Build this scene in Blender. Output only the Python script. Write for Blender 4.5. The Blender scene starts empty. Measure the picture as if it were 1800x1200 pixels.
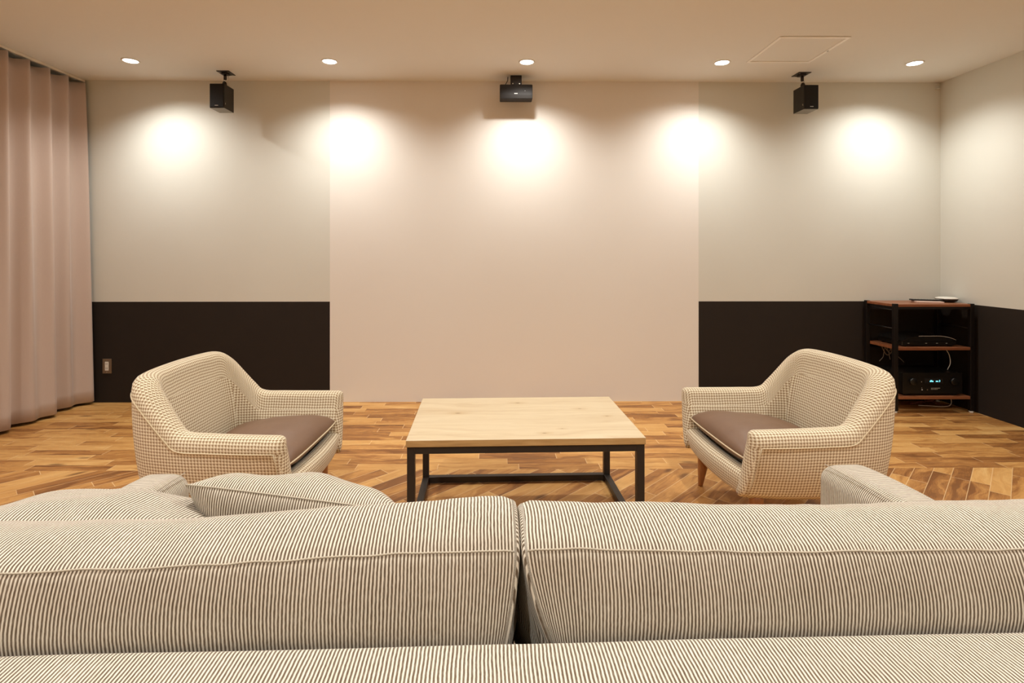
import bpy, bmesh, math, random
from mathutils import Vector, Matrix, noise
PI = math.pi
S = bpy.context.scene
C = S.collection
random.seed(7)

# ------------------------------------------------------------ camera
EYE = 1.154
FPX = 940.0
cd = bpy.data.cameras.new('camera')
cam = bpy.data.objects.new('camera', cd); C.objects.link(cam)
cd.sensor_fit = 'HORIZONTAL'; cd.sensor_width = 36.0
cd.lens = 36.0 * FPX / 1800.0
cd.shift_x = (900 - 879) / 1800.0
cd.shift_y = (446 - 600) / 1800.0
cd.clip_start = 0.02
cam.location = (0, 0, EYE)
cam.rotation_euler = (PI / 2, 0, -0.0086)
S.camera = cam

# ------------------------------------------------------------ world, exposure
S.view_settings.view_transform = 'Standard'
S.view_settings.look = 'None'
S.view_settings.gamma = 1.0
S.view_settings.use_curve_mapping = False
S.view_settings.exposure = 0.17
w = bpy.data.worlds.new('world'); S.world = w
w.use_nodes = True
w.node_tree.nodes['Background'].inputs[0].default_value = (0.02, 0.017, 0.013, 1)
w.node_tree.nodes['Background'].inputs[1].default_value = 1.0

LAMP_COL = (1.0, 1.0, 0.955)
WALL_W = 56.0          # watts of each downlight beside the screen wall
ROOM_W = 84.0          # watts of each downlight over the seating
CEIL = 2.5
BACK_Y = 4.178
RIGHT_X = 3.501
LEFT_X = -3.32
FRONT_Y = -2.6

# ------------------------------------------------------------ node helpers
def new_mat(name):
    m = bpy.data.materials.new(name); m.use_nodes = True
    nt = m.node_tree
    return m, nt, nt.nodes['Principled BSDF']

class NB:
    def __init__(s, nt): s.nt = nt
    def node(s, t, **k):
        n = s.nt.nodes.new(t)
        for a, b in k.items(): setattr(n, a, b)
        return n
    def set(s, sock, v):
        if isinstance(v, bpy.types.NodeSocket): s.nt.links.new(v, sock)
        elif v is not None:
            if isinstance(v, (tuple, list)) and len(v) == 3 and sock.type == 'RGBA': v = (*v, 1)
            sock.default_value = v
    def m(s, op, a, b=None, c=None, clamp=False):
        n = s.node('ShaderNodeMath', operation=op, use_clamp=clamp)
        s.set(n.inputs[0], a)
        if b is not None: s.set(n.inputs[1], b)
        if c is not None: s.set(n.inputs[2], c)
        return n.outputs[0]
    def mix(s, f, a, b, blend='MIX'):
        n = s.node('ShaderNodeMix', data_type='RGBA', blend_type=blend)
        s.set(n.inputs[0], f); s.set(n.inputs[6], a); s.set(n.inputs[7], b)
        return n.outputs[2]
    def sep(s, v):
        n = s.node('ShaderNodeSeparateXYZ'); s.set(n.inputs[0], v); return n.outputs
    def comb(s, x, y, z=0.0):
        n = s.node('ShaderNodeCombineXYZ')
        s.set(n.inputs[0], x); s.set(n.inputs[1], y); s.set(n.inputs[2], z)
        return n.outputs[0]
    def noise(s, v, scale=5.0, detail=2.0, rough=0.5):
        n = s.node('ShaderNodeTexNoise'); s.set(n.inputs['Vector'], v)
        n.inputs['Scale'].default_value = scale; n.inputs['Detail'].default_value = detail
        n.inputs['Roughness'].default_value = rough
        return n.outputs['Fac']
    def white(s, v, dims='3D'):
        n = s.node('ShaderNodeTexWhiteNoise', noise_dimensions=dims); s.set(n.inputs['Vector'], v)
        return n.outputs['Value']
    def ramp(s, f, stops):
        n = s.node('ShaderNodeValToRGB'); s.set(n.inputs[0], f)
        cr = n.color_ramp
        while len(cr.elements) < len(stops): cr.elements.new(0.5)
        for e, (p, c) in zip(cr.elements, stops):
            e.position = p; e.color = (*c, 1) if len(c) == 3 else c
        return n.outputs[0]
    def sstep(s, v, a, b):
        n = s.node('ShaderNodeMapRange', interpolation_type='SMOOTHSTEP')
        s.set(n.inputs[0], v); n.inputs[1].default_value = a; n.inputs[2].default_value = b
        return n.outputs[0]
    def bump(s, h, strength=0.3, dist=0.002):
        n = s.node('ShaderNodeBump'); s.set(n.inputs['Height'], h)
        n.inputs['Strength'].default_value = strength; n.inputs['Distance'].default_value = dist
        return n.outputs[0]
    def obj(s): return s.node('ShaderNodeTexCoord').outputs['Object']
    def uv(s): return s.node('ShaderNodeTexCoord').outputs['UV']

def plain(name, col, rough=0.6, metal=0.0, var=0.06, scale=8.0, emit=None, es=0.0, spec=0.5, bump=0.0):
    m, nt, b = new_mat(name); n = NB(nt)
    f = n.noise(n.obj(), scale, 3.0)
    dark = tuple(c * (1 - var) for c in col); lite = tuple(min(1, c * (1 + var)) for c in col)
    nt.links.new(n.mix(f, dark, lite), b.inputs['Base Color'])
    b.inputs['Roughness'].default_value = rough; b.inputs['Metallic'].default_value = metal
    b.inputs['Specular IOR Level'].default_value = spec
    if bump: nt.links.new(n.bump(n.noise(n.obj(), scale * 12, 2), bump, 0.001), b.inputs['Normal'])
    if emit:
        b.inputs['Emission Color'].default_value = (*emit, 1); b.inputs['Emission Strength'].default_value = es
    return m

# ------------------------------------------------------------ materials
M = {}
M['wall_grey'] = plain('greige_wallpaper', (0.72, 0.71, 0.645), 0.9, var=0.02, scale=3, spec=0.15, bump=0.12)
M['wall_screen'] = plain('matte_pinkish_screen_paint', (0.85, 0.805, 0.75), 0.95, var=0.006, scale=2, spec=0.1)
M['dado'] = plain('dark_brown_wallpaper', (0.020, 0.0135, 0.0095), 0.75, var=0.06, scale=5, spec=0.3)
M['ceiling'] = plain('warm_white_ceiling_paper', (0.81, 0.795, 0.75), 0.95, var=0.01, scale=2, spec=0.1)
M['hatch_trim'] = plain('pale_aluminium_trim', (0.80, 0.72, 0.60), 0.35, var=0.02)
M['black_metal'] = plain('black_powder_coated_steel', (0.028, 0.021, 0.017), 0.42, 0.3, var=0.1)
M['rack_metal'] = plain('near_black_rack_steel', (0.010, 0.007, 0.006), 0.45, 0.2, var=0.1)
M['alu'] = plain('pale_painted_hatch_trim', (0.98, 0.96, 0.92), 0.4, var=0.01)
M['black_plastic'] = plain('black_plastic', (0.008, 0.007, 0.006), 0.35, var=0.1)
M['speaker_black'] = plain('black_speaker_vinyl', (0.010, 0.008, 0.006), 0.5, var=0.1)
M['speaker_base'] = plain('dull_speaker_underside', (0.20, 0.18, 0.13), 0.45, var=0.05)
M['grille'] = plain('black_grille_cloth', (0.006, 0.0045, 0.004), 0.8, var=0.2, scale=300)
M['bar_grey'] = plain('charcoal_plastic', (0.030, 0.026, 0.024), 0.6, var=0.05, spec=0.2)
M['mark'] = plain('silver_lettering', (0.75, 0.74, 0.72), 0.3, var=0.02)
M['steel'] = plain('bright_steel', (0.75, 0.72, 0.66), 0.22, 0.9, var=0.03)
M['white_plastic'] = plain('white_plastic', (0.80, 0.76, 0.68), 0.4, var=0.02)
M['bronze'] = plain('brushed_bronze_plate', (0.30, 0.23, 0.16), 0.3, 0.8, var=0.08)
M['lens'] = plain('lit_lamp_lens', (1, 1, 1), 0.5, emit=(1.0, 0.96, 0.88), es=14.0)
M['lens_ring'] = plain('white_lamp_ring', (0.85, 0.82, 0.76), 0.4, var=0.02)
M['leather'] = None
M['curtain'] = None

def wood(name, stops, axis='X', scale=1.0, rough=0.4, knots=False):
    m, nt, b = new_mat(name); n = NB(nt)
    x, y, z = n.sep(n.obj())
    if axis == 'Y': x, y = y, x
    if axis == 'Z': x, z = z, x
    warp = n.noise(n.comb(n.m('MULTIPLY', x, 1.2 * scale), n.m('MULTIPLY', y, 5.0 * scale), n.m('MULTIPLY', z, 5.0 * scale)), 1.6, 3)
    g = n.noise(n.comb(n.m('MULTIPLY', x, 1.5 * scale), n.m('ADD', n.m('MULTIPLY', y, 26 * scale), n.m('MULTIPLY', warp, 6.0)), n.m('MULTIPLY', z, 26 * scale)), 1.0, 5, 0.6)
    g2 = n.noise(n.comb(n.m('MULTIPLY', x, 8 * scale), n.m('MULTIPLY', y, 260 * scale), n.m('MULTIPLY', z, 260 * scale)), 1.0, 2)
    f = n.m('ADD', n.m('MULTIPLY', g, 0.8), n.m('MULTIPLY', g2, 0.2))
    col = n.ramp(f, stops)
    if knots:
        for kx, ky, kr in KNOTS:
            d = n.node('ShaderNodeVectorMath', operation='LENGTH')
            n.set(d.inputs[0], n.comb(n.m('MULTIPLY', n.m('SUBTRACT', x, kx), 0.45), n.m('SUBTRACT', y, ky)))
            dd = n.m('ADD', d.outputs['Value'], n.m('MULTIPLY', n.m('SUBTRACT', warp, 0.5), 0.012))
            col = n.mix(n.m('MULTIPLY', n.sstep(dd, kr * 3.2, kr * 0.5), 0.42), col, (0.50, 0.32, 0.14))
            col = n.mix(n.m('MULTIPLY', n.sstep(dd, kr * 0.8, kr * 0.2), 0.75), col, (0.16, 0.085, 0.035))
    nt.links.new(col, b.inputs['Base Color'])
    b.inputs['Roughness'].default_value = rough
    nt.links.new(n.bump(f, 0.08, 0.001), b.inputs['Normal'])
    return m

KNOTS = [(-0.001, 0.207, 0.01), (-0.288, 0.048, 0.012), (0.286, 0.099, 0.009), (0.389, -0.02, 0.006), (0.078, -0.24, 0.008), (0.159, -0.185, 0.005)]
M['oak'] = wood('light_oak', [(0.30, (0.58, 0.43, 0.26)), (0.5, (0.66, 0.53, 0.345)), (0.72, (0.71, 0.59, 0.40))], 'X', 1.0, 0.45, True)
M['oak_edge_shaded'] = wood('light_oak_edge_shaded', [(0.3, (0.33, 0.19, 0.07)), (0.5, (0.46, 0.28, 0.11)), (0.75, (0.54, 0.35, 0.155))], 'X', 1.6, 0.5)  # tabletop sides: oak darkened in colour for the weaker light they catch
M['rack_wood'] = wood('reddish_brown_shelf_wood', [(0.3, (0.17, 0.055, 0.022)), (0.5, (0.28, 0.10, 0.042)), (0.75, (0.38, 0.16, 0.07))], 'X', 1.4, 0.38)
M['leg_wood'] = wood('orange_brown_leg_wood', [(0.3, (0.26, 0.095, 0.028)), (0.55, (0.38, 0.155, 0.05)), (0.75, (0.45, 0.20, 0.07))], 'Z', 2.0, 0.35)

def floor_mat():
    m, nt, b = new_mat('acacia_plank_floor'); n = NB(nt)
    x, y, z = n.sep(n.obj())
    diag = n.m('LESS_THAN', y, 2.865)
    r = math.sqrt(0.5)
    du = n.m('MULTIPLY', n.m('ADD', x, y), r); dv = n.m('MULTIPLY', n.m('SUBTRACT', y, x), r)
    def sel(a, c): return n.m('ADD', n.m('MULTIPLY', a, n.m('SUBTRACT', 1.0, diag)), n.m('MULTIPLY', c, diag))
    u = sel(x, n.m('ADD', du, 40.0)); v = sel(n.m('SUBTRACT', y, 2.865), n.m('ADD', dv, 17.013))
    W = 0.0755; L = 0.44
    vr = n.m('DIVIDE', v, W); row = n.m('FLOOR', vr); fv = n.m('FRACT', vr)
    off = n.white(n.comb(row, 3.3, diag))
    ur = n.m('ADD', n.m('DIVIDE', u, L), n.m('MULTIPLY', off, 7.0))
    col = n.m('FLOOR', ur); fu = n.m('FRACT', ur)
    rnd = n.white(n.comb(row, col, 1.7)); rnd2 = n.white(n.comb(row, col, 9.1))
    # grain, stretched along the plank, different on each plank
    wob = n.noise(n.comb(n.m('MULTIPLY', u, 3.0), n.m('ADD', n.m('MULTIPLY', v, 9.0), n.m('MULTIPLY', rnd, 37)), rnd2), 1.0, 3)
    g = n.noise(n.comb(n.m('ADD', n.m('MULTIPLY', u, 2.6), n.m('MULTIPLY', rnd, 50)), n.m('ADD', n.m('MULTIPLY', v, 24), n.m('MULTIPLY', wob, 5.0)), n.m('MULTIPLY', rnd2, 20)), 1.0, 5, 0.62)
    fine = n.noise(n.comb(n.m('MULTIPLY', u, 22), n.m('MULTIPLY', v, 300), rnd), 1.0, 2)
    t = n.m('ADD', n.m('MULTIPLY', n.m('SUBTRACT', g, 0.5), 1.5), n.m('ADD', n.m('MULTIPLY', n.m('SUBTRACT', fine, 0.5), 0.25), n.m('ADD', n.m('MULTIPLY', rnd, 0.60), 0.10)))
    base = n.ramp(t, [(-0.0, (0.22, 0.085, 0.022)), (0.22, (0.38, 0.165, 0.044)), (0.45, (0.55, 0.275, 0.080)), (0.75, (0.66, 0.37, 0.125)), (1.0, (0.74, 0.46, 0.18))])
    # a few knots
    vo = n.node('ShaderNodeTexVoronoi', feature='F1')
    n.set(vo.inputs['Vector'], n.comb(n.m('MULTIPLY', u, 3.2), n.m('MULTIPLY', v, 9.0), 0.0)); vo.inputs['Scale'].default_value = 1.0
    ks = n.m('GREATER_THAN', n.white(vo.outputs['Position']), 0.72)
    k = n.m('MULTIPLY', n.sstep(vo.outputs['Distance'], 0.22, 0.04), ks)
    base = n.mix(n.m('MULTIPLY', k, 0.7), base, (0.10, 0.035, 0.010))
    # thin pale bevels between planks
    ev = n.m('MULTIPLY', n.m('MINIMUM', fv, n.m('SUBTRACT', 1.0, fv)), W)
    eu = n.m('MULTIPLY', n.m('MINIMUM', fu, n.m('SUBTRACT', 1.0, fu)), L)
    edge = n.m('MINIMUM', ev, eu)
    pale = n.m('MULTIPLY', n.sstep(eu, 0.0024, 0.0010), n.m('GREATER_THAN', rnd2, 0.15))
    palev = n.m('MULTIPLY', n.sstep(ev, 0.0020, 0.0008), n.m('ADD', n.m('MULTIPLY', diag, 0.75), 0.20))
    base = n.mix(n.m('MULTIPLY', n.m('MAXIMUM', pale, palev), 0.75), base, (0.80, 0.56, 0.30))
    nt.links.new(base, b.inputs['Base Color'])
    nt.links.new(n.m('ADD', 0.36, n.m('MULTIPLY', g, 0.16)), b.inputs['Roughness'])
    b.inputs['Specular IOR Level'].default_value = 0.35
    nt.links.new(n.bump(n.m('ADD', n.sstep(edge, 0.0, 0.002), n.m('MULTIPLY', fine, 0.1)), 0.2, 0.001), b.inputs['Normal'])
    return m
M['floor'] = floor_mat()

def stripe_mat():
    m, nt, b = new_mat('striped_woven_upholstery'); n = NB(nt)
    u, v, _ = n.sep(n.uv())
    wob = n.noise(n.comb(n.m('MULTIPLY', u, 2.0), n.m('MULTIPLY', v, 2.0)), 3.0, 3)
    wob2 = n.noise(n.comb(n.m('MULTIPLY', u, 60.0), n.m('MULTIPLY', v, 60.0)), 2.0, 2)
    uu = n.m('ADD', u, n.m('ADD', n.m('MULTIPLY', wob, 0.010), n.m('MULTIPLY', wob2, 0.0009)))
    s_ = n.m('SINE', n.m('MULTIPLY', uu, 2 * PI / 0.0052))
    f = n.sstep(s_, -0.35, 0.45)
    slub = n.noise(n.comb(n.m('MULTIPLY', u, 420), n.m('MULTIPLY', v, 90)), 1.0, 3)
    f = n.m('ADD', n.m('MULTIPLY', f, 0.92), n.m('MULTIPLY', n.m('SUBTRACT', slub, 0.45), 0.5), clamp=True)
    patch = n.noise(n.comb(n.m('MULTIPLY', u, 14), n.m('MULTIPLY', v, 14)), 1.0, 4)
    dark = n.mix(patch, (0.09, 0.058, 0.034), (0.20, 0.145, 0.095))
    lite = n.mix(patch, (0.76, 0.685, 0.56), (0.85, 0.785, 0.675))
    nt.links.new(n.mix(f, dark, lite), b.inputs['Base Color'])
    b.inputs['Roughness'].default_value = 0.95; b.inputs['Specular IOR Level'].default_value = 0.1
    b.inputs['Sheen Weight'].default_value = 0.25; b.inputs['Sheen Roughness'].default_value = 0.5
    b.inputs['Sheen Tint'].default_value = (1, 0.94, 0.85, 1)
    nt.links.new(n.bump(n.m('ADD', n.m('MULTIPLY', s_, 0.5), slub), 0.5, 0.0015), b.inputs['Normal'])
    return m
M['stripe'] = stripe_mat()

def houndstooth_mat():
    m, nt, b = new_mat('houndstooth_upholstery'); n = NB(nt)
    u, v, _ = n.sep(n.uv())
    P = 0.0125
    wob = n.noise(n.comb(n.m('MULTIPLY', u, 9), n.m('MULTIPLY', v, 9)), 1.0, 2)
    uu = n.m('DIVIDE', n.m('ADD', u, n.m('MULTIPLY', wob, 0.006)), P); vv = n.m('DIVIDE', n.m('ADD', v, n.m('MULTIPLY', wob, 0.006)), P)
    a = n.m('LESS_THAN', n.m('FRACT', uu), 0.5); c = n.m('LESS_THAN', n.m('FRACT', vv), 0.5)
    tw = n.m('LESS_THAN', n.m('FRACT', n.m('MULTIPLY', n.m('ADD', uu, vv), 2.0)), 0.5)
    both = n.m('MULTIPLY', a, c)
    xor = n.m('SUBTRACT', n.m('MAXIMUM', a, c), both)
    f = n.m('ADD', both, n.m('MULTIPLY', xor, n.m('MULTIPLY', tw, 0.85)))
    yarn = n.noise(n.comb(n.m('MULTIPLY', u, 900), n.m('MULTIPLY', v, 900)), 1.0, 2)
    brown = n.mix(yarn, (0.27, 0.165, 0.075), (0.40, 0.27, 0.14))
    cream = n.mix(yarn, (0.83, 0.74, 0.56), (0.92, 0.84, 0.66))
    nt.links.new(n.mix(f, cream, brown), b.inputs['Base Color'])
    b.inputs['Roughness'].default_value = 0.92; b.inputs['Specular IOR Level'].default_value = 0.12
    b.inputs['Sheen Weight'].default_value = 0.15
    nt.links.new(n.bump(n.m('ADD', yarn, n.m('MULTIPLY', f, -0.4)), 0.4, 0.001), b.inputs['Normal'])
    return m
M['hound'] = houndstooth_mat()
M['seam'] = plain('fabric_seam', (0.50, 0.44, 0.35), 0.95, var=0.3, scale=300, spec=0.1)
M['piping'] = plain('cream_piping', (0.66, 0.55, 0.38), 0.9, var=0.12, scale=200, spec=0.1)

def leather_mat():
    m, nt, b = new_mat('taupe_brown_leather'); n = NB(nt)
    o = n.obj(); f = n.noise(o, 5.0, 4)
    nt.links.new(n.mix(f, (0.150, 0.080, 0.046), (0.215, 0.122, 0.074)), b.inputs['Base Color'])
    b.inputs['Roughness'].default_value = 0.42; b.inputs['Specular IOR Level'].default_value = 0.4
    nt.links.new(n.bump(n.m('ADD', n.noise(o, 420, 2), n.m('MULTIPLY', n.noise(o, 14, 3), 3.0)), 0.25, 0.002), b.inputs['Normal'])
    return m
M['leather'] = leather_mat()

def curtain_mat():
    m, nt, b = new_mat('taupe_curtain_fabric'); n = NB(nt)
    u, v, _ = n.sep(n.uv())
    f = n.noise(n.comb(n.m('MULTIPLY', u, 900), n.m('MULTIPLY', v, 30)), 1.0, 2)
    nt.links.new(n.mix(f, (0.53, 0.415, 0.355), (0.58, 0.46, 0.395)), b.inputs['Base Color'])
    b.inputs['Roughness'].default_value = 0.85; b.inputs['Specular IOR Level'].default_value = 0.15
    b.inputs['Sheen Weight'].default_value = 0.3; b.inputs['Sheen Roughness'].default_value = 0.4
    return m
M['curtain'] = curtain_mat()

# ------------------------------------------------------------ mesh helpers
def link(name, me, mat, parent=None, smooth=False):
    o = bpy.data.objects.new(name, me); C.objects.link(o)
    if mat is not None:
        for mm in (mat if isinstance(mat, (list, tuple)) else [mat]): me.materials.append(mm)
    if smooth:
        for p in me.polygons: p.use_smooth = True
    if parent is not None: o.parent = parent
    return o
def obj(name, bm, mat, parent=None, smooth=False):
    me = bpy.data.meshes.new(name); bmesh.ops.recalc_face_normals(bm, faces=bm.faces)
    bm.to_mesh(me); bm.free()
    return link(name, me, mat, parent, smooth)
def tag(o, label, cat, group=None, kind=None):
    o['label'] = label; o['category'] = cat
    if group: o['group'] = group
    if kind: o['kind'] = kind
    return o
def thing(name, label, cat, loc=(0, 0, 0), rz=0.0, group=None):
    o = bpy.data.objects.new(name, None); C.objects.link(o)
    o.empty_display_size = 0.1
    o.location = loc; o.rotation_euler = (0, 0, rz)
    return tag(o, label, cat, group)
def box(bm, x0, x1, y0, y1, z0, z1, bev=0.0, seg=2, mat=0, rot=None):
    r = bmesh.ops.create_cube(bm, size=1.0)
    vs = r['verts']
    for v in vs:
        v.co = Vector((x0 + (v.co.x + .5) * (x1 - x0), y0 + (v.co.y + .5) * (y1 - y0), z0 + (v.co.z + .5) * (z1 - z0)))
    if rot is not None:
        for v in vs: v.co = rot @ v.co
    fs = list({f for v in vs for f in v.link_faces})
    for f in fs: f.material_index = mat
    if bev > 0:
        es = list({e for v in vs for e in v.link_edges})
        bmesh.ops.bevel(bm, geom=es, offset=bev, segments=seg, affect='EDGES', profile=0.5)
    return vs
def bx(*a, **k):
    bm = bmesh.new(); box(bm, *a, **k); return bm
def tube(bm, pts, r, n=8, closed=False, cap=True):
    pts = [Vector(p) for p in pts]
    rr = r if isinstance(r, (list, tuple)) else [r] * len(pts)
    rings = []; prev = None; N = len(pts)
    for i, p in enumerate(pts):
        a = pts[(i - 1) % N] if (closed or i > 0) else p
        b = pts[(i + 1) % N] if (closed or i < N - 1) else p
        t = (b - a).normalized()
        if prev is None:
            up = Vector((0, 0, 1)) if abs(t.z) < 0.9 else Vector((1, 0, 0))
            nx = t.cross(up).normalized()
        else:
            nx = (prev - t * prev.dot(t)).normalized()
        prev = nx; ny = t.cross(nx)
        rings.append([bm.verts.new(p + (nx * math.cos(2 * PI * k / n) + ny * math.sin(2 * PI * k / n)) * rr[i]) for k in range(n)])
    for i in range(N if closed else N - 1):
        a = rings[i]; b = rings[(i + 1) % N]
        for k in range(n): bm.faces.new((a[k], a[(k + 1) % n], b[(k + 1) % n], b[k]))
    if cap and not closed:
        bm.faces.new(rings[0][::-1]); bm.faces.new(rings[-1])
def lathe(bm, prof, n=24, c=(0, 0), ax='Z'):
    rings = []
    for r, z in prof:
        rings.append([bm.verts.new((c[0] + r * math.cos(2 * PI * k / n), c[1] + r * math.sin(2 * PI * k / n), z)) for k in range(n)])
    for i in range(len(rings) - 1):
        for k in range(n): bm.faces.new((rings[i][k], rings[i][(k + 1) % n], rings[i + 1][(k + 1) % n], rings[i + 1][k]))
    bm.faces.new(rings[0][::-1]); bm.faces.new(rings[-1])
def crom(P, t):
    """Catmull-Rom over list of Vectors, t in 0..len-1"""
    n = len(P); i = min(int(t), n - 2); f = t - i
    p1, p2 = P[i], P[i + 1]; p0 = P[i - 1] if i > 0 else p1 * 2 - p2; p3 = P[i + 2] if i + 2 < n else p2 * 2 - p1
    return 0.5 * ((2 * p1) + (p2 - p0) * f + (2 * p0 - 5 * p1 + 4 * p2 - p3) * f * f + (3 * p1 - p0 - 3 * p2 + p3) * f ** 3)
def interp(x, xs, ys):
    if x <= xs[0]: return ys[0]
    for i in range(len(xs) - 1):
        if x <= xs[i + 1]:
            f = (x - xs[i]) / (xs[i + 1] - xs[i]); f = f * f * (3 - 2 * f)
            return ys[i] + (ys[i + 1] - ys[i]) * f
    return ys[-1]

def parts(name, boxes, mat, parent):
    for a in boxes: obj(name, bx(*a), mat, parent)

# ------------------------------------------------------------ the room
def structure(o): o['kind'] = 'structure'; return o
T = 0.12
structure(obj('floor', bx(LEFT_X - T, RIGHT_X + T, FRONT_Y - T, BACK_Y + T, -0.1, 0.0), M['floor']))
structure(obj('ceiling', bx(LEFT_X - T, RIGHT_X + T, FRONT_Y - T, BACK_Y + T, CEIL, CEIL + 0.1), M['ceiling']))
SX0, SX1, DZ = -1.290, 1.592, 0.782
bm = bmesh.new()
for x0, x1, z0, z1, mi in ((LEFT_X, SX0, DZ, CEIL, 0), (LEFT_X, SX0, 0, DZ, 1), (SX0, SX1, 0, CEIL, 2), (SX1, RIGHT_X, DZ, CEIL, 0), (SX1, RIGHT_X, 0, DZ, 1)):
    box(bm, x0, x1, BACK_Y, BACK_Y + T, z0, z1, mat=mi)
structure(obj('wall_back', bm, [M['wall_grey'], M['dado'], M['wall_screen']]))
bm = bmesh.new()
box(bm, RIGHT_X, RIGHT_X + T, FRONT_Y, BACK_Y, DZ, CEIL, mat=0); box(bm, RIGHT_X, RIGHT_X + T, FRONT_Y, BACK_Y, 0, DZ, mat=1)
structure(obj('wall_right', bm, [M['wall_grey'], M['dado']]))
bm = bmesh.new()
box(bm, LEFT_X - T, LEFT_X, FRONT_Y, BACK_Y, 0, CEIL)
structure(obj('wall_left', bm, M['wall_grey']))
bm = bmesh.new()
box(bm, LEFT_X, RIGHT_X, FRONT_Y - T, FRONT_Y, DZ, CEIL, mat=0); box(bm, LEFT_X, RIGHT_X, FRONT_Y - T, FRONT_Y, 0, DZ, mat=1)
structure(obj('wall_front', bm, [M['wall_grey'], M['dado']]))

# ------------------------------------------------------------ downlights
def spot(parent, loc, watts, aim=(0, 0, -1), size=150):
    l = bpy.data.lights.new('lamp_light', 'SPOT'); l.energy = watts; l.color = LAMP_COL
    l.spot_size = math.radians(size); l.spot_blend = 1.0; l.shadow_soft_size = 0.022
    o = bpy.data.objects.new('lamp_light', l); C.objects.link(o)
    o.parent = parent; o.location = loc
    o.rotation_euler = Vector(aim).to_track_quat('-Z', 'Y').to_euler()
    return o
def downlight(x, y, label, watts, aim=(0, 0, -1), group='round recessed downlights', size=150):
    t = thing('downlight', label, 'ceiling light', (x, y, CEIL), 0, group)
    bm = bmesh.new(); lathe(bm, [(0.046, -0.0005), (0.046, -0.003), (0.049, -0.0045), (0.056, -0.004), (0.057, -0.0005)], 40)
    obj('trim_ring', bm, M['lens_ring'], t, True)
    bm = bmesh.new(); lathe(bm, [(0.046, -0.0006), (0.046, -0.0022), (0.02, -0.0030), (0.002, -0.0032)], 40)
    obj('lens', bm, M['lens'], t, True)
    spot(t, (0, 0, -0.012), watts, aim, size)
    return t
names = ['lit round downlight nearest the curtain', 'lit round downlight above the left edge of the pale screen panel',
         'lit round downlight just in front of the small black sensor bar', 'lit round downlight left of the ceiling hatch',
         'lit round downlight nearest the right wall']
for x, tx, nm in zip((-2.543, -1.160, 0.220, 1.595, 2.960), (.12, 0, 0, -.08, -.06), names):
    downlight(x, 3.75, nm, WALL_W, (tx, 0.02, -1), size=143)
for j, y in enumerate((1.25, -0.95)):
    for i, x in enumerate((-2.45, -0.78, 0.90, 2.60)):
        downlight(x, y, 'lit round downlight over the seating, out of the picture', ROOM_W * (1.0, 1.25)[j], group='downlights over the seating')

# ------------------------------------------------------------ ceiling hatch, corner clip
t = thing('ceiling_hatch', 'square ceiling access hatch with thin pale metal frame', 'hatch', (1.983, 3.515, CEIL))
h = 0.222
bm = bmesh.new()
for x0, x1, y0, y1 in ((-h, h, -h, -h + .018), (-h, h, h - .018, h), (-h, -h + .018, -h + .018, h - .018), (h - .018, h, -h + .018, h - .018)):
    box(bm, x0, x1, y0, y1, -0.007, -0.0003, 0.0025)
obj('hatch_frame', bm, M['alu'], t)
obj('hatch_panel', bx(-h + .018, h - .018, -h + .018, h - .018, -0.0015, -0.0003), M['ceiling'], t)
obj('latch', bx(h - .012, h - .006, -0.008, 0.008, -0.008, -0.007), M['black_plastic'], t)

t = thing('wall_clip', 'tiny pale clip high in the right corner of the room', 'clip', (3.470, BACK_Y, 2.465))
obj('clip_plate', bx(-0.017, 0.017, -0.004, -0.0005, -0.018, 0.03, .001), M['ceiling'], t)
parts('clip_hook', [(-0.016, 0.016, -0.02, -0.004, 0.008, 0.014, .002), (-0.016, 0.016, -0.022, -0.004, -0.018, -0.012, .002)], M['wall_grey'], t)

# ------------------------------------------------------------ curtain
RAILX = -3.185
bm = bmesh.new()
box(bm, RAILX - 0.011, RAILX + 0.011, -2.4, 4.165, CEIL - 0.020, CEIL - 0.0005, 0.003)
tr = obj('curtain_rail', bm, M['hatch_trim'])
tag(tr, 'slim pale curtain rail screwed to the ceiling at the left', 'curtain rail')
Y0, Y1 = 4.158, -2.3
NY = int((Y0 - Y1) / 0.0085); NZ = 26
me = bpy.data.meshes.new('curtain')
vs = []; fs = []; uvs = []
ZT, ZB = CEIL - 0.035, 0.022
for j in range(NZ + 1):
    s = j / NZ; z = ZT + (ZB - ZT) * s
    arc = 0; last = None
    for i in range(NY + 1):
        q = (Y0 - Y1) * i / NY
        ph = 2 * PI * q / 0.163
        topw = math.sin(ph + 0.5)
        # lower down neighbouring pleats merge into broader, lazier folds
        low = 0.55 * math.sin(ph * 0.42 + 0.9 + 0.6 * math.sin(q * 2.1)) + 0.28 * math.sin(ph + 0.5 + 0.5 * math.sin(q * 3.3))
        k = s ** 0.8
        a = 0.036
        x = RAILX + 0.002 + a * ((1 - 0.75 * k) * topw + 1.55 * k * low) + 0.045 * k * math.exp(-q * 0.7)
        yy = Y0 - q - 0.010 * (1 - k) * math.cos(ph + 0.5) + 0.012 * k * noise.noise(Vector((q * 3, s, 0)))
        zt = z - (0.012 * (1 - topw) * 0.5 if j == 0 else 0)
        p = Vector((x, yy, zt))
        if last is not None: arc += (p - last).length
        last = p; vs.append(p); uvs.append((arc, z))
W1 = NY + 1
for j in range(NZ):
    for i in range(NY):
        a = j * W1 + i; fs.append((a, a + 1, a + W1 + 1, a + W1))
me.from_pydata([tuple(v) for v in vs], [], fs)
uvl = me.uv_layers.new(name='UVMap')
for l in me.loops: uvl.data[l.index].uv = uvs[l.vertex_index]
cu = link('curtain', me, M['curtain'], None, True)
sm = cu.modifiers.new('thickness', 'SOLIDIFY'); sm.thickness = 0.0018
tag(cu, 'floor length taupe pleated curtain down the left side', 'curtain')

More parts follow.
